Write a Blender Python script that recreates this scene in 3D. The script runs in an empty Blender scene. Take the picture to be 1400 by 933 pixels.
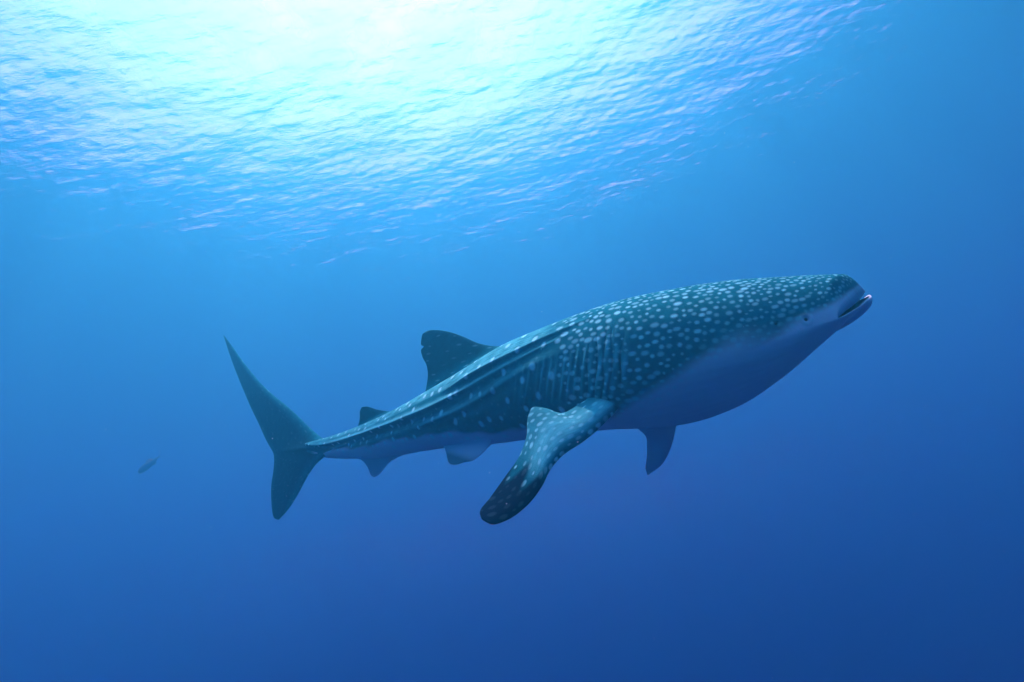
import bpy, math, random
import numpy as np
from mathutils import Matrix, Vector

scene = bpy.context.scene
COL = scene.collection
R = math.radians

# ------------------------------------------------------------------ camera
DEPTH = 12.5                       # metres of water above the camera
FPX, CX, CY = 700.0, 700.0, 466.5  # lens in photo pixels (1400 x 933)
PITCH, ROLL = R(20.5), R(-12.0)
f_dir = np.array([0, math.cos(PITCH), math.sin(PITCH)])
r0 = np.array([1.0, 0, 0]); u0 = np.array([0, -math.sin(PITCH), math.cos(PITCH)])
r_dir = math.cos(ROLL) * r0 + math.sin(ROLL) * u0
u_dir = -math.sin(ROLL) * r0 + math.cos(ROLL) * u0
CAM = np.array([0, 0, -DEPTH])
cam_data = bpy.data.cameras.new('camera')
cam_data.sensor_width = 36.0
cam_data.lens = 36.0 * FPX / 1400.0
cam_data.clip_start = 0.05
cam_data.clip_end = 2000
cam = bpy.data.objects.new('camera', cam_data)
COL.objects.link(cam)
M = Matrix.Identity(4)
for i in range(3):
    M[i][0], M[i][1], M[i][2], M[i][3] = r_dir[i], u_dir[i], -f_dir[i], CAM[i]
cam.matrix_world = M
scene.camera = cam

# ------------------------------------------------------------------ light
SUN_EL, SUN_AZ = R(77), R(-10)     # azimuth measured from +Y towards +X
sun_vec = Vector((math.cos(SUN_EL) * math.sin(SUN_AZ), math.cos(SUN_EL) * math.cos(SUN_AZ), math.sin(SUN_EL)))
sd = bpy.data.lights.new('sun', 'SUN')
sd.energy = 5.0
sd.angle = R(0.5)
sd.color = (1.0, 0.96, 0.9)
sun = bpy.data.objects.new('sun', sd)
COL.objects.link(sun)
sun.rotation_euler = sun_vec.to_track_quat('Z', 'Y').to_euler()
sun.location = (0, 10, 30)

world = bpy.data.worlds.new('World')
scene.world = world
world.use_nodes = True
wt = world.node_tree
wt.nodes.clear()
sky = wt.nodes.new('ShaderNodeTexSky')
sky.sky_type = 'NISHITA'
sky.sun_disc = False
sky.sun_elevation = SUN_EL
sky.sun_rotation = SUN_AZ
bg = wt.nodes.new('ShaderNodeBackground')
bg.inputs['Strength'].default_value = 0.12
wo = wt.nodes.new('ShaderNodeOutputWorld')
wt.links.new(sky.outputs[0], bg.inputs[0])
wt.links.new(bg.outputs[0], wo.inputs[0])

vs = scene.view_settings
vs.view_transform = 'Standard'
vs.look = 'None'
vs.gamma = 1.0
vs.use_curve_mapping = False
vs.exposure = 1.88

cy = scene.cycles
cy.use_denoising = True
cy.denoiser = 'OPENIMAGEDENOISE'
cy.max_bounces = 8
cy.volume_bounces = 4
cy.transparent_max_bounces = 8
cy.caustics_refractive = False
cy.caustics_reflective = False
cy.sample_clamp_indirect = 4.0

# ------------------------------------------------------------------ helpers
def new_mat(name):
    m = bpy.data.materials.new(name)
    m.use_nodes = True
    m.node_tree.nodes.clear()
    return m, m.node_tree

def grid_mesh(name, V, closed_u=False):
    """V: (n, m, 3) vertex grid -> quad mesh; closed_u wraps the second index."""
    n, m, _ = V.shape
    idx = np.arange(n * m).reshape(n, m)
    if closed_u:
        b = np.roll(idx, -1, axis=1)
        q = np.stack([idx[:-1], b[:-1], b[1:], idx[1:]], -1).reshape(-1, 4)
    else:
        q = np.stack([idx[:-1, :-1], idx[:-1, 1:], idx[1:, 1:], idx[1:, :-1]], -1).reshape(-1, 4)
    return quad_mesh(name, V.reshape(-1, 3), q)

def quad_mesh(name, verts, quads):
    me = bpy.data.meshes.new(name)
    me.vertices.add(len(verts))
    me.vertices.foreach_set('co', np.asarray(verts, np.float32).ravel())
    me.loops.add(quads.size)
    me.loops.foreach_set('vertex_index', quads.astype(np.int32).ravel())
    me.polygons.add(len(quads))
    me.polygons.foreach_set('loop_start', np.arange(0, quads.size, 4, dtype=np.int32))
    me.polygons.foreach_set('use_smooth', np.ones(len(quads), bool))
    me.update(calc_edges=True)
    me.validate()
    return me

def link(name, me, mat=None, parent=None):
    o = bpy.data.objects.new(name, me)
    COL.objects.link(o)
    if mat:
        me.materials.append(mat)
    if parent:
        o.parent = parent
    return o

# ------------------------------------------------------------------ water
m_haze, t = new_mat('sea_water')
S_S = np.array([0.0022, 0.0270, 0.0350])   # scattering per metre
S_A = np.array([0.0350, 0.0470, 0.0190])   # absorption per metre
DENS = 0.40
pv = t.nodes.new('ShaderNodeVolumePrincipled')
c = S_S / DENS
a = (1 - (S_A / DENS) / (1 - c)) ** 2
pv.inputs['Color'].default_value = (*c, 1)
pv.inputs['Absorption Color'].default_value = (*a, 1)
pv.inputs['Density'].default_value = DENS
pv.inputs['Density Attribute'].default_value = ''
pv.inputs['Anisotropy'].default_value = 0.78
out = t.nodes.new('ShaderNodeOutputMaterial')
t.links.new(pv.outputs[0], out.inputs['Volume'])
FLOOR = -60.0
hx, hy0, hy1, hz0, hz1 = 150, -150, 150, FLOOR - 1.5, 0.9
hv = [(sx, sy, sz) for sx in (-hx, hx) for sy in (hy0, hy1) for sz in (hz0, hz1)]
hf = [(0, 1, 3, 2), (4, 6, 7, 5), (0, 4, 5, 1), (2, 3, 7, 6), (0, 2, 6, 4), (1, 5, 7, 3)]
me = bpy.data.meshes.new('haze'); me.from_pydata(hv, [], hf)
haze = link('haze', me, m_haze)
haze['kind'] = 'stuff'; haze['label'] = 'clear blue sea water fading into the distance'; haze['category'] = 'haze'

# seabed far below, lost in the blue
m_bed, t = new_mat('seabed_sand')
b = t.nodes.new('ShaderNodeBsdfDiffuse'); nz = t.nodes.new('ShaderNodeTexNoise')
nz.inputs['Scale'].default_value = 0.2
cr = t.nodes.new('ShaderNodeValToRGB')
cr.color_ramp.elements[0].color = (0.10, 0.10, 0.08, 1); cr.color_ramp.elements[1].color = (0.22, 0.20, 0.15, 1)
t.links.new(nz.outputs['Fac'], cr.inputs[0]); t.links.new(cr.outputs[0], b.inputs[0])
out = t.nodes.new('ShaderNodeOutputMaterial'); t.links.new(b.outputs[0], out.inputs[0])
g = np.linspace(-149, 149, 80)
X, Y = np.meshgrid(g, g)
Z = FLOOR + 0.6 * np.sin(X * 0.07 + 1) * np.cos(Y * 0.05)
bed = link('seabed', grid_mesh('seabed', np.stack([X, Y, Z], -1)), m_bed)
bed['kind'] = 'structure'; bed['label'] = 'sandy seabed deep below in the blue'; bed['category'] = 'seabed'

# the rippled sea surface overhead
def warp(n, fine, far):
    q = np.linspace(-1, 1, n)
    return np.sign(q) * (fine * np.abs(q) + (far - fine) * np.abs(q) ** 7)
rng = np.random.default_rng(11)
gx = warp(800, 32.0, 149.0)
gy = warp(800, 26.0, 128.0) + 20.0
X, Y = np.meshgrid(gx, gy)
Z = np.zeros_like(X)
rad = np.hypot(X, Y - 20)
NW = 110
lam = 0.28 * (8.0 / 0.28) ** (rng.random(NW) ** 1.6)
for L in lam:
    th = rng.normal(math.radians(80), 0.6)
    k = 2 * math.pi / L
    amp = 0.0026 * L ** 0.66 * rng.uniform(0.5, 1.3) / math.sqrt(NW / 40)
    fade = np.clip(1 - (rad - 12 * L - 23) / 10, 0, 1)
    Z += amp * fade * np.sin(k * (X * math.cos(th) + Y * math.sin(th)) + rng.uniform(0, 6.28))
m_surf, t = new_mat('sea_surface')
out = t.nodes.new('ShaderNodeOutputMaterial')
bump = t.nodes.new('ShaderNodeBump'); bump.inputs['Strength'].default_value = 0.29; bump.inputs['Distance'].default_value = 0.06
tc = t.nodes.new('ShaderNodeTexCoord')
nz = t.nodes.new('ShaderNodeTexNoise'); nz.inputs['Scale'].default_value = 3.6; nz.inputs['Detail'].default_value = 5.0; nz.inputs['Roughness'].default_value = 0.6
mp = t.nodes.new('ShaderNodeMapping'); mp.inputs['Scale'].default_value = (0.8, 2.2, 1)
mp.inputs['Rotation'].default_value = (0, 0, 0.15)
t.links.new(tc.outputs['Object'], mp.inputs['Vector']); t.links.new(mp.outputs[0], nz.inputs['Vector']); t.links.new(nz.outputs['Fac'], bump.inputs['Height'])
fr = t.nodes.new('ShaderNodeFresnel'); fr.inputs['IOR'].default_value = 1.333
rf = t.nodes.new('ShaderNodeBsdfRefraction'); rf.inputs['IOR'].default_value = 1.333; rf.inputs['Roughness'].default_value = 0.40
tr = t.nodes.new('ShaderNodeBsdfTransparent')
gl = t.nodes.new('ShaderNodeBsdfGlossy'); gl.inputs['Roughness'].default_value = 0.05
for nd in (fr, rf, gl):
    t.links.new(bump.outputs[0], nd.inputs['Normal'])
mx1 = t.nodes.new('ShaderNodeMixShader')
# noise in the transmission stands in for swell focusing sunlight into shafts
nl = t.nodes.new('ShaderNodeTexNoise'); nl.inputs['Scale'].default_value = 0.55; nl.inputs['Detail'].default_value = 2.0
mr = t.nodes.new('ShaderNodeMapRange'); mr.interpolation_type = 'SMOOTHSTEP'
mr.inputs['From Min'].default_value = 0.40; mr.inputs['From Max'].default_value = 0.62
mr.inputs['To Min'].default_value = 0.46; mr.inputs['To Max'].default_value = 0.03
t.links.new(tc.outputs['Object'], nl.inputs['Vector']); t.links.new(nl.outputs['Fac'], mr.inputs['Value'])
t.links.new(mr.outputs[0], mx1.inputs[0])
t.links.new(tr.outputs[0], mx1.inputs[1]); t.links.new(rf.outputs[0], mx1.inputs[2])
mx2 = t.nodes.new('ShaderNodeMixShader')
t.links.new(fr.outputs[0], mx2.inputs[0]); t.links.new(mx1.outputs[0], mx2.inputs[1]); t.links.new(gl.outputs[0], mx2.inputs[2])
t.links.new(mx2.outputs[0], out.inputs[0])
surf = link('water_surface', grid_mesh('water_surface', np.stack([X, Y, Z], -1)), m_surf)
surf['kind'] = 'structure'; surf['label'] = 'rippled sea surface glowing white under the sun'; surf['category'] = 'water'

# ------------------------------------------------------------------ whale shark
def unproject(u, v, Z):
    u = np.asarray(u, float); v = np.asarray(v, float); Z = np.asarray(Z, float)
    return (CAM + (Z * (u - CX) / FPX)[..., None] * r_dir + (Z * (CY - v) / FPX)[..., None] * u_dir
            + Z[..., None] * f_dir)

def project(P):
    d = P - CAM
    z = d @ f_dir
    return np.stack([CX + FPX * (d @ r_dir) / z, CY - FPX * (d @ u_dir) / z], -1)

def on_plane(px, p0, n):
    """photo pixels -> points on the plane through p0 with normal n"""
    px = np.asarray(px, float)
    d = unproject(px[:, 0], px[:, 1], np.ones(len(px))) - CAM
    k = ((p0 - CAM) @ n) / (d @ n)
    return CAM + d * k[:, None]

def pchip(x, y, xq):
    x = np.asarray(x, float); y = np.asarray(y, float)
    h = np.diff(x); dl = np.diff(y, axis=0) / (h if y.ndim == 1 else h[:, None])
    hh = h if y.ndim == 1 else h[:, None]
    m = np.zeros_like(y)
    m[0], m[-1] = dl[0], dl[-1]
    m[1:-1] = (dl[:-1] * hh[1:] + dl[1:] * hh[:-1]) / (hh[:-1] + hh[1:])
    i = np.clip(np.searchsorted(x, xq) - 1, 0, len(x) - 2)
    s = (xq - x[i]) / h[i]
    if y.ndim == 2:
        s = s[:, None]; H = h[i][:, None]
    else:
        H = h[i]
    return ((2 * s**3 - 3 * s**2 + 1) * y[i] + (s**3 - 2 * s**2 + s) * H * m[i]
            + (-2 * s**3 + 3 * s**2) * y[i + 1] + (s**3 - s**2) * H * m[i + 1])

def smooth(x, k):
    ker = np.hanning(2 * k + 3)[1:-1]; ker /= ker.sum()
    p = np.pad(x, [(k, k)] + [(0, 0)] * (x.ndim - 1), mode='edge')
    if x.ndim == 1:
        return np.convolve(p, ker, 'valid')
    return np.stack([np.convolve(p[:, j], ker, 'valid') for j in range(x.shape[1])], 1)

def sstep(a, b, x):
    q = np.clip((x - a) / (b - a), 0, 1)
    return q * q * (3 - 2 * q)

# back and belly seen in the photograph, station by station from nose to tail, with the distance of the backbone
ST = [((1175, 391), (1178, 402), 3.46, .30), ((1154, 381), (1168, 431), 3.46, .385), ((1120, 379), (1143, 455), 3.46, .44),
      ((1075, 380), (1107, 487), 3.46, .48), ((1020, 383), (1060, 525), 3.48, .50), ((960, 389), (1004, 558), 3.52, .51),
      ((900, 398), (948, 578), 3.60, .505), ((850, 410), (895, 585), 3.72, .49), ((800, 427), (842, 587), 3.90, .465),
      ((750, 446), (787, 593), 4.10, .435), ((700, 467), (732, 598), 4.32, .395), ((650, 496), (676, 606), 4.55, .35),
      ((600, 526), (620, 612), 4.80, .30), ((560, 549), (576, 619), 5.04, .255), ((520, 570), (531, 626), 5.30, .215),
      ((485, 586), (492, 627), 5.55, .18), ((455, 597), (459, 626), 5.77, .155), ((432, 604), (434, 622), 5.94, .12),
      ((412, 609), (412, 615), 6.06, .03)]
TOPL = np.array([s[0] for s in ST], float); BOTL = np.array([s[1] for s in ST], float)
ZL = np.array([s[2] for s in ST]); WL = np.array([s[3] for s in ST])
midp = (TOPL + BOTL) / 2
base = unproject(midp[:, 0], midp[:, 1], ZL)
kk = np.arange(len(ST), dtype=float)
kd = np.linspace(0, len(ST) - 1, 1600)
curve = smooth(pchip(kk, base, kd), 40)
arc = np.r_[0, np.cumsum(np.linalg.norm(np.diff(curve, axis=0), axis=1))]
BODY_L = arc[-1]
l_st = np.interp(kk, kd, arc)
l_st[0] = 0
NB = 1500
lb = np.linspace(0, BODY_L, NB)
axis_p = np.stack([np.interp(lb, arc, curve[:, j]) for j in range(3)], 1)
tang = smooth(np.gradient(axis_p, axis=0), 60); tang /= np.linalg.norm(tang, axis=1)[:, None]   # nose -> tail
UPW = np.array([0, 0, 1.0])
side = np.cross(tang, UPW); side /= np.linalg.norm(side, axis=1)[:, None]
if side[400] @ (CAM - axis_p[400]) < 0:
    side = -side                                   # +side = the flank that faces the camera
upv = np.cross(side, tang); upv *= np.sign(upv @ UPW)[:, None]
SHARK_ROLL = R(0)
upr = upv * math.cos(SHARK_ROLL) + side * math.sin(SHARK_ROLL)
side = side * math.cos(SHARK_ROLL) - upv * math.sin(SHARK_ROLL)
upv = upr

def frame(l):
    f = lambda A: np.stack([np.interp(l, lb, A[:, j]) for j in range(3)], -1)
    return f(axis_p), f(tang), f(side), f(upv)

# half heights: start from the outline and correct until the silhouette agrees with it
hT = np.linalg.norm(TOPL - BOTL, axis=1) / 2 * ZL / FPX
hB = hT.copy()
Zc_l = [0, .12, .3, .5, .9, 1.4, 2.2, 9]; Zc_v = [-.040, -.075, -.14, -.195, -.16, -.06, 0, 0]
SETBACK, LIP = 0.475, 0.024
NT = 420
theta = np.arange(NT) / NT * 2 * np.pi                # 0 = camera-side flank, pi/2 = back
ct, sn = np.cos(theta), np.sin(theta)

def section(l, ct, sn, hTs, hBs, tl=None):
    """skin points for arc-lengths l (array) and angles; l and ct broadcast"""
    p, tg, sd_, uv = frame(l)
    ht = pchip(l_st, hTs, np.ravel(l)).reshape(np.shape(l)); hb = pchip(l_st, hBs, np.ravel(l)).reshape(np.shape(l))
    w = pchip(l_st, WL, np.ravel(l)).reshape(np.shape(l))
    zc = np.interp(l, Zc_l, Zc_v)
    q = np.clip(l / 0.42, 0, 1)
    wfac = (1 - (1 - q) ** 2.3) ** (1 / 2.3)
    tl = l if tl is None else tl
    q = np.clip(tl / np.where(sn >= 0, .10, .30), 0, 1)      # the lips round in over the first hand's breadths
    fac = (1 - (1 - q) ** 2.8) ** (1 / 2.8)
    zc2 = zc
    top = np.maximum(ht, LIP + .02); bot = np.maximum(hb, LIP + .02)
    w = w * (.62 + .38 * wfac)
    e = .86                                            # a little fuller than an ellipse
    cy_ = np.sign(ct) * np.abs(ct) ** e
    sy_ = np.sign(sn) * np.abs(sn) ** .92
    z = np.where(sn >= 0, zc2 + (LIP + (top - zc2 - LIP) * fac) * sy_, zc2 + (LIP + (bot + zc2 - LIP) * fac) * sy_)
    return p + sd_ * (w * cy_)[..., None] + uv * z[..., None]

outl_t = np.array([(1178, 384), (1160, 380), (1120, 379), (1060, 380), (1000, 384), (940, 391), (880, 403), (840, 413), (800, 427),
                   (760, 442), (720, 458), (690, 471), (650, 496), (600, 526), (584, 536), (541, 560), (520, 570), (500, 580), (460, 595), (440, 601), (412, 609)], float)
outl_b = np.array([(1186, 409), (1170, 430), (1140, 458), (1110, 485), (1080, 510), (1040, 538), (1000, 560), (960, 576), (925, 582), (880, 586),
                   (820, 588), (760, 596), (715, 601), (680, 606), (595, 613), (550, 624), (500, 627), (460, 627), (434, 623), (412, 615)], float)
def dense(poly, n=1500):
    a = np.r_[0, np.cumsum(np.linalg.norm(np.diff(poly, axis=0), axis=1))]
    q = np.linspace(0, a[-1], n)
    return np.stack([np.interp(q, a, poly[:, j]) for j in range(2)], 1)
ot, ob = dense(outl_t), dense(outl_b)
cpx = project(axis_p)
for it in range(8):
    for i in range(2, len(ST) - 1):
        l = np.full(NT, l_st[i])
        ring = project(section(l, ct, sn, hT, hB))
        j = int(np.clip(np.searchsorted(lb, l_st[i]), 8, NB - 9))
        d = cpx[j + 8] - cpx[j - 8]; d /= np.linalg.norm(d)
        n = np.array([d[1], -d[0]]); n *= -np.sign(n[1])          # up in the image
        c0 = cpx[j]
        for arr, pts, sg in ((hT, ot, 1), (hB, ob, -1)):
            e = (sg * (ring - c0) @ n).max()
            rel = pts - c0
            m = np.argmin(np.abs(rel @ d))
            tgt = sg * (rel[m] @ n)
            arr[i] = np.clip(arr[i] + 0.8 * (tgt - e) * ZL[i] / FPX, .02, 1.2)

hT[:4] -= [.0, .035, .028, .018]
hB[:4] += [0, .012, .022, .006]
# skin grid: mouth lining, rim, then the body back to the tail
t_l = np.r_[np.linspace(0, .25, 120)[:-1], np.linspace(.25, 1.9, 470)[:-1], np.linspace(1.9, BODY_L, 480)]
x0 = SETBACK * np.abs(ct) ** 2.5 - .022 * np.clip(-sn, 0, 1) ** 2 + .022
Lg = t_l[:, None] + x0[None] * np.clip(1 - t_l / 1.3, 0, 1)[:, None] ** 2
CT, SN = np.broadcast_to(ct, Lg.shape), np.broadcast_to(sn, Lg.shape)
P = section(Lg, CT, SN, hT, hB, np.broadcast_to(t_l[:, None], Lg.shape))
def normals(G):
    du = np.gradient(G, axis=0)
    dv = np.roll(G, -1, 1) - np.roll(G, 1, 1)
    n = np.cross(dv, du); n /= np.linalg.norm(n, axis=2)[..., None] + 1e-9
    c = G.mean(1, keepdims=True)
    return n * np.sign(np.sum(n * (G - c), 2).mean())
Nrm = normals(P)
px = project(P)
near = (CT > -0.15)
# arc distance from the back's middle line, same on both flanks
seg = np.linalg.norm(np.diff(P, axis=1, append=P[:, :1]), axis=2)
cum = np.cumsum(np.pad(seg, ((0, 0), (1, 0))), axis=1)[:, :-1]
top_i = NT // 4
half_i = np.arange(NT)
per = seg.sum(1)
Q = np.abs((cum - cum[:, top_i:top_i + 1] + per[:, None] / 2) % per[:, None] - per[:, None] / 2)

def theta_of(poly):
    """photo polyline running along the flank -> angle for each body ring (nan outside)"""
    d = dense(np.array(poly, float), 1200)
    cols = [c for c in range(NT) if math.cos(theta[c]) > -.05]
    cols = sorted(cols, key=lambda c: math.asin(math.sin(theta[c])))
    th = np.array([math.asin(sn[c]) for c in cols])
    res = np.full(len(t_l), np.nan)
    for i in range(0, len(t_l)):
        line = px[i, cols]                                   # from belly to back
        if line[:, 0].max() < d[:, 0].min() - 3 or line[:, 0].min() > d[:, 0].max() + 3:
            continue
        D = np.abs(line[::4, None, :] - d[None, ::4]).sum(2)
        a, b_ = np.unravel_index(np.argmin(D), D.shape)
        if D[a, b_] < 6:
            res[i] = th[::4][a]
    ok = ~np.isnan(res)
    if ok.sum() > 3:
        idx = np.arange(len(t_l))
        lo, hi = idx[ok].min(), idx[ok].max()
        r2 = np.interp(idx, idx[ok], res[ok]); r2 = smooth(r2, 45)
        return r2, lo, hi
    return np.zeros(len(t_l)), 0, 0
THF = np.arcsin(SN)                                            # same value on both flanks

disp = np.zeros(Lg.shape)
# three keels along each side of the back, sharp-topped with a hollow under each
keels = [([(835, 424), (800, 437), (760, 455), (700, 484), (660, 504), (625, 525), (600, 541)], .032),
         ([(800, 447), (760, 463), (700, 496), (650, 525), (600, 552), (550, 574), (520, 585), (490, 596), (450, 608), (418, 611)], .034),
         ([(790, 470), (760, 486), (720, 504), (680, 528), (645, 553), (600, 572), (560, 588)], .028)]
keel_light = np.zeros(Lg.shape)
for poly, amp in keels:
    th_k, lo, hi = theta_of(poly)
    env = sstep(lo - 1, lo + 270, np.arange(len(t_l))) * (1 - sstep(hi - 60, hi + 1, np.arange(len(t_l))))
    if poly[-1][0] < 430:
        env = sstep(lo - 1, lo + 270, np.arange(len(t_l))) * (1 - .75 * sstep(hi - 60, hi + 10, np.arange(len(t_l))))
    rr = (seg.sum(1) / (2 * np.pi))[:, None]
    dq = (THF - th_k[:, None]) * rr                            # metres above the crest
    prof = np.where(dq >= 0, np.exp(-dq / .055), np.exp(-(dq / .020) ** 2)) - .70 * np.exp(-((dq + .050) / .036) ** 2)
    k2 = np.where(CT > -.9, 1, 1)
    disp += amp * env[:, None] * prof * k2
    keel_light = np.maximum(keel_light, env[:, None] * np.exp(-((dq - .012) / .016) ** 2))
# gill slits and the loose folds of skin behind them
gills = [(852, 447, 846, 540), (838, 446, 832, 548), (828, 448, 822, 552), (817, 452, 812, 556), (805, 455, 801, 556)]
gill_dark = np.zeros(Lg.shape); fold_light = np.zeros(Lg.shape)
rr = (seg.sum(1) / (2 * np.pi))[:, None]
def flank_line(x1, y1, x2, y2):
    """a line down the flank -> (arc-length as function of angle), angles"""
    m = near & (THF > -1.2) & (THF < 1.3)
    ii, jj = np.nonzero(m)
    pts = px[ii, jj]
    out_ = []
    for q in np.linspace(0, 1, 7):
        d = np.hypot(pts[:, 0] - (x1 + (x2 - x1) * q), pts[:, 1] - (y1 + (y2 - y1) * q))
        k = np.argmin(d); out_.append((THF[ii[k], jj[k]], Lg[ii[k], jj[k]]))
    out_ = np.array(sorted(out_))
    return out_
rngk = np.random.default_rng(5)
for g4 in gills:
    ga = rngk.uniform(.55, 1.1)
    g4 = (g4[0], g4[1] + rngk.uniform(0, 14), g4[2], g4[3] - rngk.uniform(0, 8))
    o_ = flank_line(*g4)
    lg = np.interp(THF, o_[:, 0], o_[:, 1])
    env = ga * sstep(o_[0, 0] - .15, o_[0, 0] + .3, THF) * (1 - sstep(o_[-1, 0] - .45, o_[-1, 0] + .2, THF))
    d = Lg - lg + .006 * np.sin(THF * 9 + 30 * ga)
    disp += env * (-.010 * np.exp(-(d / .006) ** 2) + .008 * np.exp(-((d + .018) / .020) ** 2))
    gill_dark = np.maximum(gill_dark, env * np.exp(-(d / .007) ** 2))
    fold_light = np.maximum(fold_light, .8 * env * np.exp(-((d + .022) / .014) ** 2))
for k in range(11):
    x = 796 - k * 9.3 + rngk.uniform(-1.5, 1.5)
    o_ = flank_line(x + 5, 474 + k * 2.6, x - 3, 545 + k * 1.5)
    lg = np.interp(THF, o_[:, 0], o_[:, 1])
    env = sstep(o_[0, 0] - .1, o_[0, 0] + .25, THF) * (1 - sstep(o_[-1, 0] - .2, o_[-1, 0] + .1, THF)) * (1 - .6 * k / 11)
    d = Lg - lg
    disp += env * (.011 * np.exp(-(d / .016) ** 2))
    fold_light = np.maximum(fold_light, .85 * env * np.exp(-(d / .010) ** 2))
# throat creases
disp += .0016 * np.sin(THF * 38 + 3 * np.sin(Lg * 4)) * np.sin(Lg * 9 + THF * 5) * sstep(-.25, -.5, THF) * sstep(.5, .9, Lg) * (1 - sstep(1.6, 2.0, Lg))
# line of the jaw behind the mouth corner
def skin_at(u, v):
    m = near & (THF > -1.2) & (THF < 1.2)
    ii, jj = np.nonzero(m)
    k = np.argmin(np.hypot(px[ii, jj, 0] - u, px[ii, jj, 1] - v))
    return ii[k], jj[k]
eye_ij = skin_at(1102, 437); spi_ij = skin_at(1061, 443)
pit = np.zeros(Lg.shape)
for (i, j), r in ((eye_ij, .013), (spi_ij, .010)):
    for j2 in (j, (NT // 2 - j) % NT):
        d = np.linalg.norm(P - P[i, j2], axis=2)
        disp += .007 * np.exp(-((d - r * 1.9) / r) ** 2) - .012 * np.exp(-(d / r) ** 2)
        pit = np.maximum(pit, np.exp(-(d / (r * .85)) ** 4))
P = P + Nrm * disp[..., None]

# ---- colouring: where the dark back ends and the pale belly starts
bound = [(1174, 398), (1150, 412), (1120, 428), (1092, 441), (1050, 450), (1005, 463), (965, 482), (935, 510), (912, 530), (880, 548), (845, 562), (800, 575),
         (715, 586), (680, 590), (640, 593), (600, 592), (560, 598), (520, 606), (480, 613), (450, 616), (415, 614)]
th_b, lo, hi = theta_of(bound)
rr = (per / (2 * np.pi))[:, None]
dqb = (THF - th_b[:, None]) * rr
# round the mouth the dark skin ends a hand's breadth above the lip
yb = np.interp(px[..., 0], [1085, 1100, 1125, 1150, 1168, 1178, 1190], [442, 438, 427, 411, 396, 386, 380])
wn = sstep(1085, 1105, px[..., 0]) * (Lg < 1.0)
dn = (yb - px[..., 1]) * .0046
dq_near = dqb * (1 - wn) + dn * wn
mir = (NT // 2 - np.arange(NT)) % NT
dqb = np.where(CT >= 0, dq_near, dq_near[:, mir])
rng2 = np.random.default_rng(3)
soft = np.interp(t_l, [0, .5, 1.0, 1.6, 2.2, 3, 6], [.03, .04, .09, .10, .05, .03, .02])[:, None]
wob = .03 * np.sin(Lg * 7 + 1) + .02 * np.sin(Lg * 17 + THF * 9)
back = np.maximum(sstep(-1, 1, (dqb + wob * soft / .06) / soft), sstep(BODY_L - .5, BODY_L - .25, Lg))

def darts(xmax, ymax, rad, tries, seed, accept=None):
    """random points no closer than rad(x, y)"""
    rg = np.random.default_rng(seed)
    pts = np.zeros((0, 2)); rs = np.zeros(0)
    for x, y in rg.random((tries, 2)) * [xmax, ymax]:
        if accept is not None and not accept(x, y):
            continue
        r = rad(x, y)
        if len(pts) == 0 or np.all(np.hypot(pts[:, 0] - x, pts[:, 1] - y) > .5 * (r + rs)):
            pts = np.vstack([pts, [x, y]]); rs = np.r_[rs, r]
    return pts, rs

spot = np.zeros(Lg.shape)
mir = (NT // 2 - np.arange(NT)) % NT
NEARC = np.nonzero(ct >= 0)[0]
def stamp_at(i, j, k, strength, stretch):
    """one pale spot round skin vertex (i, j) and its mirror on the other flank; stretch > 1 lengthens it along the body"""
    p = P[i, j]
    tg_ = tang[min(NB - 1, np.searchsorted(lb, Lg[i, j]))]
    w_ = int(k * 1.7 * max(stretch, 1) / (.0021 if t_l[i] < .25 else .0035 if t_l[i] < 1.9 else .0088)) + 4
    i0, i1 = max(0, i - w_), min(len(t_l), i + w_)
    cols = np.arange(j - 60, j + 61) % NT
    D = P[i0:i1][:, cols] - p
    al = D @ tg_
    d = np.sqrt(np.maximum((D ** 2).sum(2) - al ** 2, 0) + (al / stretch) ** 2) / k
    val = strength * (1 - sstep(.55, 1.2, d))
    for cc in (cols, mir[cols]):
        spot[i0:i1, cc] = np.maximum(spot[i0:i1, cc], val)
def stamp(l, q, rl, rq, strength):
    i = min(len(t_l) - 2, np.searchsorted(t_l, l))
    c_ = np.abs(Q[i, NEARC] - q)
    if c_.min() < .03:
        stamp_at(i, NEARC[np.argmin(c_)], rq, strength, rl / rq)
SHO = 1.95                                                      # arc-length of the last gill slit
# head and shoulders: crowded spots, kept apart by their real distance on the skin, alike on both flanks
cell = np.linalg.norm(np.gradient(P, axis=0), axis=2) * seg
half = (CT >= 0) & (Lg < SHO + .02) & (dqb > -.07)
ii, jj = np.nonzero(half)
wgt = cell[ii, jj]; wgt = wgt / wgt.sum()
cand = rng2.choice(len(ii), 15000, p=wgt)
got = np.zeros((0, 3)); gr = np.zeros(0)
mir = (NT // 2 - np.arange(NT)) % NT
for c_ in cand:
    i, j = ii[c_], jj[c_]
    r = np.interp(Lg[i, j], [0, .4, 1.0, 1.6, 2.2], [.026, .031, .039, .046, .058]) * (1 + .12 * math.sin(19 * Lg[i, j] + 5 * j / NT * 6.28))
    p = P[i, j]
    if len(got) and np.any(np.linalg.norm(got - p, axis=1) < .5 * (gr + r)):
        continue
    got = np.vstack([got, p]); gr = np.r_[gr, r]
    k = rng2.uniform(.20, .42) * r; st_ = rng2.uniform(.5, 1.0) * (.45 + .55 * sstep(-.03, .22, dqb[i, j]))
    stamp_at(i, j, k, st_, rng2.uniform(1.1, 1.8))
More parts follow.
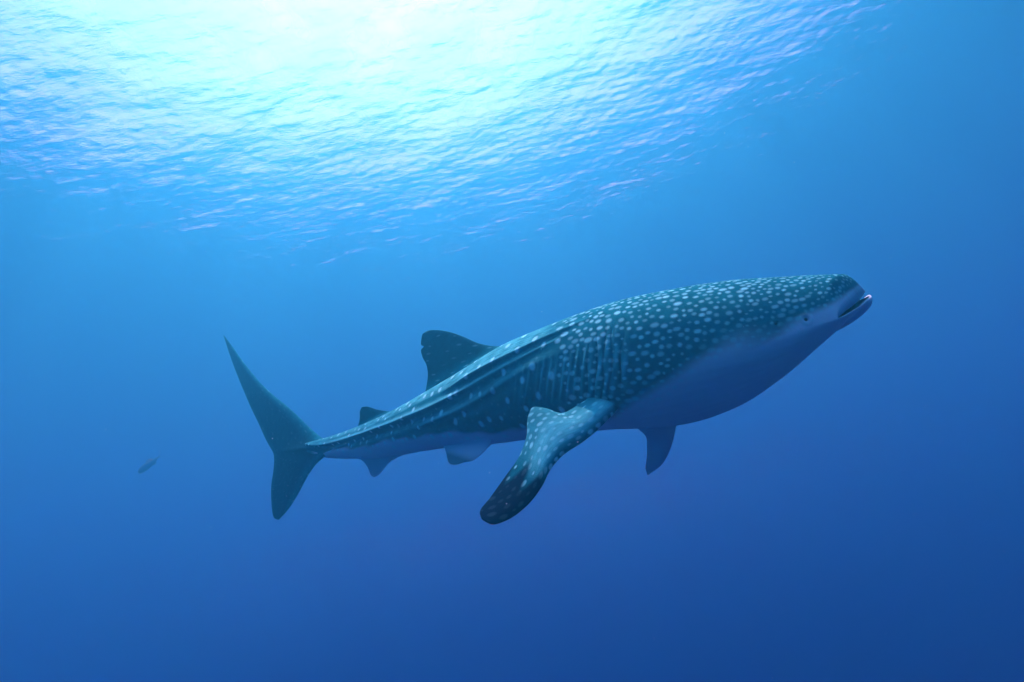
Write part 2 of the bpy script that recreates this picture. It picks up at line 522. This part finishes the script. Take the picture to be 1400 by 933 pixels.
# behind the gills: columns of bigger spots with fine ones between
l = SHO + .10
col_n = 0
while l < BODY_L - .05:
    sp = np.interp(l, [2, 3, 4.2, 5.6], [.28, .25, .17, .12])
    big = np.interp(l, [2, 3, 4.2, 5.6], [.033, .032, .022, .015])
    q = rng2.uniform(.0, .06) + (sp * .45 if col_n % 2 else 0)
    while q < 1.1:
        k = big * rng2.uniform(.75, 1.15)
        stamp(l + rng2.normal(0, .018), q + rng2.normal(0, .012), k * .85, k * 1.05, rng2.uniform(.75, 1))
        q += sp * rng2.uniform(.72, 1.0)
    l += sp * .5 * rng2.uniform(.9, 1.1)
    col_n += 1
pts, rs = darts(BODY_L - SHO, 1.0, lambda x, y: .075, 4000, 9)
for (l, q) in pts:
    k = rng2.uniform(.006, .011)
    stamp(l + SHO, q, k, k * 1.2, rng2.uniform(.1, .32))
# light caught by keel crests and skin folds, painted in as pale colour
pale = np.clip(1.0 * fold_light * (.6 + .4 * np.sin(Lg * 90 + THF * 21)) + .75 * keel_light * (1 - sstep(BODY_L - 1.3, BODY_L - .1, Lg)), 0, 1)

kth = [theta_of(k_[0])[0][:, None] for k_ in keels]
lit_strp = sstep(1.75, 2.3, Lg) * (1 - .5 * sstep(BODY_L - 2.2, BODY_L - .3, Lg)) * (.55 + .45 * np.sin(Lg * 31 + 4 * np.sin(THF * 14)) * np.sin(THF * 47 + Lg * 9))
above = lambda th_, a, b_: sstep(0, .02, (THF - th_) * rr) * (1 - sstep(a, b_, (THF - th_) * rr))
pale = np.maximum(pale, lit_strp * np.maximum(.55 * sstep(.0, .03, (THF - kth[0]) * rr), np.maximum(.50 * above(kth[1], .02, .06), .40 * above(kth[2], .02, .07))))  # sunlit upper back and keel slopes put into the colour as pale stripes
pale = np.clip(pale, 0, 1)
# mouth lining
inner = []
for k, (d_, sc) in enumerate([(.012, .75), (.03, .62), (.07, .55), (.14, .5), (.24, .42), (.36, .3), (.45, .1)]):
    Li = x0 + d_
    pi_, tg, sd_, uv = frame(Li)
    rim = P[0]
    cen = frame(np.full(NT, .30 + d_ * .5))[0] + frame(np.full(NT, .30))[3] * (-.06)
    ring = cen + (rim - cen) * sc if k > 3 else rim + tg * d_ - (rim - (pi_ + sd_ * ((rim - pi_) * sd_).sum(1)[:, None])) * (.25 * k * 0)
    inner.append(ring)
inner = np.array(inner)[::-1]
allP = np.concatenate([inner, P], 0)
ni = len(inner)
def padmask(A, v):
    return np.concatenate([np.full((ni, NT), v), A], 0)
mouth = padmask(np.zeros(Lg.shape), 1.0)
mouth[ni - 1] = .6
parts_v = [allP.reshape(-1, 3)]
idx = np.arange(allP.shape[0] * NT).reshape(-1, NT)
bb = np.roll(idx, -1, 1)
parts_q = [np.stack([idx[:-1], bb[:-1], bb[1:], idx[1:]], -1).reshape(-1, 4)]
back_s = back * (1 - .0 * gill_dark)
att = {'back': [padmask(back_s, 0.).ravel()], 'spot': [padmask(spot * sstep(-.12, .05, dqb / 1.0 + .06), 0.).ravel()],
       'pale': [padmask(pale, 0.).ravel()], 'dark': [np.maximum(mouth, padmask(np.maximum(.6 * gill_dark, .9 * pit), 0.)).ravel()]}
nv = allP.shape[0] * NT

# ---- fins: leading and trailing edge traced on the fin's own plane
def resample(pts, n):
    a = np.r_[0, np.cumsum(np.linalg.norm(np.diff(pts, axis=0), axis=1))]
    # smooth spline through the points
    q = np.linspace(0, a[-1], n)
    return pchip(a, pts, q)

def fin(le, te, p0, nrm, thick, root_dir, root_len, back_f, spots=None, dark_f=None, lit_f=None, ns=110, nc=60, seed=0, spot_amp=1.0, curl=None, stretch=1.2):
    """le / te: photo polylines root -> tip. Makes a closed two-sided foil in the shark's mesh."""
    global nv
    nrm = nrm / np.linalg.norm(nrm)
    if isinstance(le, tuple):                                # two lobes joined at the root (tail fin)
        A = np.vstack([resample(on_plane(le[0], p0, nrm), ns), resample(on_plane(le[1], p0, nrm), ns)[1:]])
        B = np.vstack([resample(on_plane(te[0], p0, nrm), ns), resample(on_plane(te[1], p0, nrm), ns)[1:]])
        A, B = smooth(A, 3), smooth(B, 3)
        s = np.abs(np.linspace(-1, 1, len(A)))
        er = 0
    else:
        A = resample(on_plane(le, p0, nrm), ns); B = resample(on_plane(te, p0, nrm), ns)
        s = np.linspace(0, 1, ns)
        er = 14                                              # root rows sunk into the body
        ext = np.linspace(1, 0, er, endpoint=False)[:, None] * root_len * root_dir[None]
        A = np.vstack([A[0] + ext, A]); B = np.vstack([B[0] + ext, B])
        s = np.r_[np.linspace(-.12, 0, er, endpoint=False), s]
    c = (1 - np.cos(np.linspace(0, np.pi, nc))) / 2
    G = A[:, None] * (1 - c)[None, :, None] + B[:, None] * c[None, :, None]
    chord = np.linalg.norm(A - B, axis=1)
    foil = 2.6 * (np.sqrt(np.clip(c, 0, 1)) * .30 - .126 * c - .35 * c**2 + .28 * c**3 - .10 * c**4)
    foil = np.clip(foil, 0, None); foil /= foil.max(); foil[0] = foil[-1] = 0
    tt = thick * (np.clip(1 - s, 0, 1) ** .75 * .85 + .15) + thick * 1.1 * np.exp(-np.clip(s, 0, 1) / .05)
    tt = np.minimum(tt, chord * .22 + .002)
    T_ = tt[:, None] * foil[None]
    off = np.zeros(G.shape[:2])
    if curl is not None:
        off = curl(s[:, None], c[None, :]) * np.ones(G.shape[:2])
    up_ = G + nrm * (T_ + off)[..., None]
    dn_ = G - nrm * (T_ - off)[..., None]
    ring = np.concatenate([up_, dn_[:, ::-1][:, 1:-1]], 1)
    n, m = ring.shape[:2]
    cfull = np.r_[c, c[::-1][1:-1]]
    upper = np.r_[np.ones(nc), np.zeros(nc - 2)]
    ii = np.arange(n * m).reshape(n, m) + nv
    b2 = np.roll(ii, -1, 1)
    parts_q.append(np.stack([ii[:-1], b2[:-1], b2[1:], ii[1:]], -1).reshape(-1, 4))
    # tip cap (collapsed chord) closes by itself: last ring is a line
    parts_v.append(ring.reshape(-1, 3)); nv += n * m
    S_, C_ = np.meshgrid(s, cfull, indexing='ij'); U_ = np.broadcast_to(upper, S_.shape)
    sp = np.zeros(S_.shape)
    if spots:
        span = np.linalg.norm(A[-1] - A[er]); X_ = S_ * span; Y_ = C_ * chord[:, None]
        pts, rs = darts(span, chord.max(), lambda x, y: spots[0], 5000, seed)
        for (x, y), r in zip(pts, rs):
            k = r * rng2.uniform(spots[1], spots[2])
            d = np.hypot((X_ - x) / (k * stretch), (Y_ - y) / k)
            sp = np.maximum(sp, rng2.uniform(.4, 1) * spot_amp * (1 - sstep(.6, 1.2, d)))
    att['back'].append((back_f(S_, C_, U_) * np.ones(S_.shape)).ravel())
    att['dark'].append((dark_f(S_, C_, U_) * np.ones(S_.shape)).ravel() if dark_f else np.zeros(S_.size))
    att['spot'].append((sp * (U_ if spots and len(spots) > 3 else 1)).ravel())
    att['pale'].append(np.zeros(S_.size) if lit_f is None else (lit_f(S_, C_, U_) * np.ones(S_.shape)).ravel())

def at_l(pix):
    """body station whose axis lies nearest to a photo pixel"""
    j = np.argmin(np.hypot(cpx[:, 0] - pix[0], cpx[:, 1] - pix[1]))
    return axis_p[j], tang[j], side[j], upv[j]

# first dorsal fin
p_, tg_, s_, u_ = at_l((640, 545))
fin([(700, 474), (671, 473), (656, 470), (632, 460), (614, 454), (597, 451.5), (584, 453), (577.5, 457.5)],
    [(582, 535), (584, 523), (585, 511), (583, 499), (577.5, 488), (576, 478), (579.5, 474), (576, 472), (576, 464), (577.5, 457.5)],
    p_, s_, .040, -u_, .14, lambda s, c, u: 1 - 0 * s, spots=(.15, .09, .17), seed=21, spot_amp=.7, stretch=1.0, dark_f=lambda s, c, u: .62 * sstep(-.02, .25, s) * sstep(.0, .35, c + s))
# second dorsal fin
p_, tg_, s_, u_ = at_l((510, 598))
fin([(536, 563), (526, 562), (515, 560), (500.5, 556), (494.5, 557)], [(488, 586), (491, 577), (492, 570), (492, 563), (494.5, 557)],
    p_, s_, .022, -u_, .09, lambda s, c, u: 1 - 0 * s, ns=50, nc=36, dark_f=lambda s, c, u: .6 * sstep(0, .3, s))
# anal fin
fin([(552, 622), (541, 627), (530.5, 634), (518.5, 649), (512, 653)], [(487, 626), (497.5, 632), (503, 640), (507, 650), (512, 653)],
    p_, s_, .020, u_, .07, lambda s, c, u: .0 * s + .25, ns=50, nc=36)
# tail fin
p_, tg_, s_, u_ = at_l((425, 612))
tail_n = s_ * .93 + tg_ * .30
fin(([(305.5, 458), (318, 474.5), (333, 495.5), (351, 518), (372, 539), (396, 558.5), (418.5, 580), (434, 595), (450, 606), (458, 612)],
     [(458, 612), (450, 619), (437, 630), (431, 635.5), (419, 653.5), (407, 676), (393.5, 697), (381, 711)]),
    ([(305.5, 458), (315, 488), (324, 512), (334.5, 537.5), (345, 561.5), (354, 580), (365, 604), (374, 619)],
     [(374, 619), (375, 627), (374, 643), (371, 664), (371, 685), (374.5, 708), (381, 711)]),
    p_, tail_n, .045, None, 0, lambda s, c, u: 1 - 0 * s, spots=(.13, .07, .12), seed=4, spot_amp=.40, ns=90, dark_f=lambda s, c, u: .6 * sstep(.0, .25, c) * (1 - .5 * sstep(.85, 1, c)))
# pectoral fins: the near one hangs down towards the camera
pa = unproject(838, 567, 3.30); pb = unproject(728, 560, 3.42); pc = unproject(662, 712, 2.95)
pn = np.cross(pb - pa, pc - pa); pn /= np.linalg.norm(pn)
if pn @ (CAM - pa) < 0:
    pn = -pn
PEC_LE = [(838, 567), (820, 585), (800, 602), (766, 626), (752, 643), (742, 663.5), (718, 694), (690, 713), (673, 717.5), (659, 711)]
PEC_TE = [(800, 548), (766, 565), (744, 558), (728, 557.5), (722.5, 568), (719.5, 598), (711, 622), (690, 653), (670, 681), (656, 702), (659, 711)]
proot = unproject(850, 520, 3.75) - unproject(815, 556, 3.36); proot /= np.linalg.norm(proot)
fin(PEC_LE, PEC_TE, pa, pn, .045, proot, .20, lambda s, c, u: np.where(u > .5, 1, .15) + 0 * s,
    spots=(.046, .14, .30, 1), stretch=1.9, dark_f=lambda s, c, u: .92 * sstep(.60, .70, s + .06 * np.sin(c * 13) + .10 * (.5 - c)) * u, seed=8, ns=200, nc=110,
    lit_f=lambda s, c, u: (.72 + .16 * np.sin(s * 41 + 6 * np.sin(c * 17)) * np.sin(c * 53 + s * 12)) * u * (1 - sstep(.52, .68, s)) * sstep(.02, .2, c) * (1 - .7 * sstep(.45, .8, c)))  # sunlight on the fin's upper face, painted as a mottled pale tone
# far pectoral fin
pa = unproject(905, 583, 3.95); pc = unproject(884, 650, 4.95); pb = unproject(868, 584, 4.15)
pn2 = np.cross(pb - pa, pc - pa); pn2 /= np.linalg.norm(pn2)
if pn2 @ (CAM - pa) > 0:
    pn2 = -pn2
fin([(928, 572), (925, 582), (921, 600), (914, 620), (905, 635), (895, 643), (885, 650)],
    [(862, 578), (872, 586), (880, 593), (884, 612), (884, 628), (882.5, 641), (885, 650)],
    pa, pn2, .040, (unproject(905, 540, 3.7) - pa), .35, lambda s, c, u: np.where(u > .5, 1, .15) + 0 * s, ns=80, nc=50)
# pelvic fins
p_, tg_, s_, u_ = at_l((640, 560))
for sg, dz in ((1, 0), (-1, .45)):
    n_ = s_ * .85 + u_ * .5 * sg
    p0 = p_ + s_ * (.07 * sg) - u_ * .25
    if sg == 1:
        le = [(672, 606), (661, 618), (646, 630), (635, 632), (622, 636), (615, 634.5)]; te = [(604, 607), (608, 614), (610.5, 622), (612, 629), (613, 632), (615, 634.5)]
    else:
        le = [(660, 604), (652, 611), (640, 619), (628, 624), (620, 625)]; te = [(606, 604), (610, 610), (613, 617), (615, 622), (620, 625)]
    fin(le, te, p0, n_, .022, u_, .10, lambda s, c, u: .75 * sstep(.25, .6, s), ns=50, nc=36)

shark_me = quad_mesh('whale_shark', np.concatenate(parts_v), np.concatenate(parts_q))
for k_, v_ in att.items():
    a_ = shark_me.attributes.new(k_, 'FLOAT', 'POINT')
    a_.data.foreach_set('value', np.concatenate(v_).astype(np.float32))

m_skin, t = new_mat('whale_shark_skin')
def node(kind, **kw):
    n = t.nodes.new(kind)
    for k_, v_ in kw.items():
        n.inputs[k_].default_value = v_
    return n
def attr(nm):
    n = t.nodes.new('ShaderNodeAttribute'); n.attribute_name = nm
    return n.outputs['Fac']
def mix(fac, a, b):
    n = t.nodes.new('ShaderNodeMix'); n.data_type = 'RGBA'
    for sock, v_ in ((n.inputs[0], fac), (n.inputs[6], a), (n.inputs[7], b)):
        if hasattr(v_, 'is_linked') or isinstance(v_, bpy.types.NodeSocket):
            t.links.new(v_, sock)
        else:
            sock.default_value = v_
    return n.outputs[2]
tc = t.nodes.new('ShaderNodeTexCoord')
n1 = node('ShaderNodeTexNoise', Scale=13.0, Detail=8.0, Roughness=.72)
n2 = node('ShaderNodeTexNoise', Scale=60.0, Detail=4.0, Roughness=.7)
for n_ in (n1, n2):
    t.links.new(tc.outputs['Object'], n_.inputs['Vector'])
dorsal = mix(n1.outputs['Fac'], (.001, .008, .022, 1), (.030, .560, .600, 1))
dorsal = mix(n2.outputs['Fac'], dorsal, (.008, .120, .145, 1))
belly = mix(n1.outputs['Fac'], (.45, .70, .85, 1), (.58, .82, .92, 1))
col = mix(attr('back'), belly, dorsal)
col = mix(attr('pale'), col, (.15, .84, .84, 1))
col = mix(attr('spot'), col, (.29, .92, .92, 1))
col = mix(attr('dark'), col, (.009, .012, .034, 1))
bs = node('ShaderNodeBsdfDiffuse', Roughness=.4)              # wet skin under water has next to no gloss
bp = node('ShaderNodeBump', Strength=.25, Distance=.01)
t.links.new(n2.outputs['Fac'], bp.inputs['Height'])
t.links.new(bp.outputs[0], bs.inputs['Normal'])
t.links.new(col, bs.inputs['Color'])
out = t.nodes.new('ShaderNodeOutputMaterial'); t.links.new(bs.outputs[0], out.inputs[0])
shark = link('whale_shark', shark_me, m_skin)
shark['label'] = 'huge white-spotted whale shark swimming with mouth slightly open and pectoral fin hanging down'
shark['category'] = 'shark'

# eyes
m_eye, t = new_mat('shark_eye')
bs = node('ShaderNodeBsdfPrincipled', Roughness=.12)
bs.inputs['Base Color'].default_value = (.012, .014, .018, 1)
out = t.nodes.new('ShaderNodeOutputMaterial'); t.links.new(bs.outputs[0], out.inputs[0])
ua, va = np.meshgrid(np.linspace(0, np.pi, 13), np.linspace(0, 2 * np.pi, 24, endpoint=False), indexing='ij')
ball = np.stack([np.sin(ua) * np.cos(va), np.sin(ua) * np.sin(va), np.cos(ua)], -1)
eye_me = grid_mesh('eye', ball * [.011, .011, .008], closed_u=True)
eye_me.materials.append(m_eye)
for j2 in (eye_ij[1], (NT // 2 - eye_ij[1]) % NT):
    o = bpy.data.objects.new('eye', eye_me); COL.objects.link(o); o.parent = shark
    n_ = Vector(Nrm[eye_ij[0], j2])
    o.matrix_local = Matrix.Translation(Vector(P[eye_ij[0], j2]) + n_ * .002) @ n_.to_track_quat('Z', 'Y').to_matrix().to_4x4()

# ------------------------------------------------------------------ a far-off fish, nearly lost in the blue
def small_fish(name, head_px, tail_px, Z, label):
    a = unproject(*head_px, Z); b = unproject(*tail_px, Z + .3)
    L_ = np.linalg.norm(b - a); x = (b - a) / L_
    y = np.cross(UPW, x); y /= np.linalg.norm(y); z = np.cross(x, y)
    q = np.linspace(0, 1, 40); th = np.linspace(0, 2 * np.pi, 20, endpoint=False)
    h = L_ * .13 * np.sin(np.pi * np.clip(q, 0, 1) ** .62) ** .85 + L_ * .008; w = h * .55
    h[0] = w[0] = .002
    V = (a + x * (q * L_ * .86)[:, None, None] + y * (w[:, None] * np.cos(th))[..., None] + z * (h[:, None] * np.sin(th))[..., None])
    vs_ = [V.reshape(-1, 3)]
    idx = np.arange(V.shape[0] * 20).reshape(-1, 20); bb = np.roll(idx, -1, 1)
    qs = [np.stack([idx[:-1], bb[:-1], bb[1:], idx[1:]], -1).reshape(-1, 4)]
    n0 = V.shape[0] * 20
    def blade(pts):                                   # thin wedge-shaped fin: four outline points
        nonlocal n0
        pts = np.array([a + x * (p * L_) + z * (r * L_) for p, r in pts])
        V_ = np.concatenate([pts + y * L_ * .006, pts - y * L_ * .006])
        vs_.append(V_)
        k = n0
        qs.append(np.array([[0, 1, 2, 3], [7, 6, 5, 4], [0, 4, 5, 1], [1, 5, 6, 2], [2, 6, 7, 3], [3, 7, 4, 0]]) + k)
        n0 += 8
    blade([(.80, 0), (.90, .06), (1.02, .19), (.88, .01)])
    blade([(.80, 0), (.88, -.01), (1.02, -.19), (.90, -.06)])
    blade([(.36, .10), (.46, .20), (.60, .16), (.64, .08)])
    blade([(.50, -.09), (.58, -.17), (.66, -.14), (.68, -.06)])
    me = quad_mesh(name, np.concatenate(vs_), np.concatenate(qs))
    o = link(name, me, m_fish)
    o['label'] = label; o['category'] = 'fish'
    return o
m_fish, t = new_mat('fish_skin')
bs = node('ShaderNodeBsdfPrincipled', Roughness=.45)
nf = node('ShaderNodeTexNoise', Scale=14.0); tcf = t.nodes.new('ShaderNodeTexCoord')
t.links.new(tcf.outputs['Object'], nf.inputs['Vector'])
t.links.new(mix(nf.outputs['Fac'], (.03, .04, .05, 1), (.07, .08, .09, 1)), bs.inputs['Base Color'])
out = t.nodes.new('ShaderNodeOutputMaterial'); t.links.new(bs.outputs[0], out.inputs[0])
small_fish('fish', (189, 647), (222, 621), 19.0, 'small dim fish swimming far off behind the tail of the whale shark')

# ------------------------------------------------------------------ specks of plankton drifting in the water
m_sp, t = new_mat('plankton')
bs = node('ShaderNodeBsdfPrincipled', Roughness=.6)
bs.inputs['Base Color'].default_value = (.40, .66, .70, 1)
out = t.nodes.new('ShaderNodeOutputMaterial'); t.links.new(bs.outputs[0], out.inputs[0])
rp = np.random.default_rng(17)
octa = np.array([(1, 0, 0), (0, 1, 0), (-1, 0, 0), (0, -1, 0), (0, 0, 1), (0, 0, -1)], float)
ofc = np.array([(0, 1, 4), (1, 2, 4), (2, 3, 4), (3, 0, 4), (1, 0, 5), (2, 1, 5), (3, 2, 5), (0, 3, 5)])
n_sp = 420
zz = rp.uniform(1.2, 9, n_sp)
pp = unproject(rp.uniform(-150, 1550, n_sp), rp.uniform(-50, 1000, n_sp), zz)
sz = rp.uniform(.0008, .0022, n_sp) * (.5 + .25 * zz)
pp = np.vstack([pp, unproject([789.5], [604.5], [3.0])]); sz = np.r_[sz, .006]
V_ = (pp[:, None] + octa[None] * sz[:, None, None] * rp.uniform(.6, 1.3, (len(pp), 6, 1))).reshape(-1, 3)
F_ = (ofc[None] + 6 * np.arange(len(pp))[:, None, None]).reshape(-1, 3)
me = bpy.data.meshes.new('plankton'); me.from_pydata(V_.tolist(), [], F_.tolist())
pk = link('plankton', me, m_sp)
pk['kind'] = 'stuff'; pk['label'] = 'tiny pale specks of plankton drifting in the water'; pk['category'] = 'plankton'
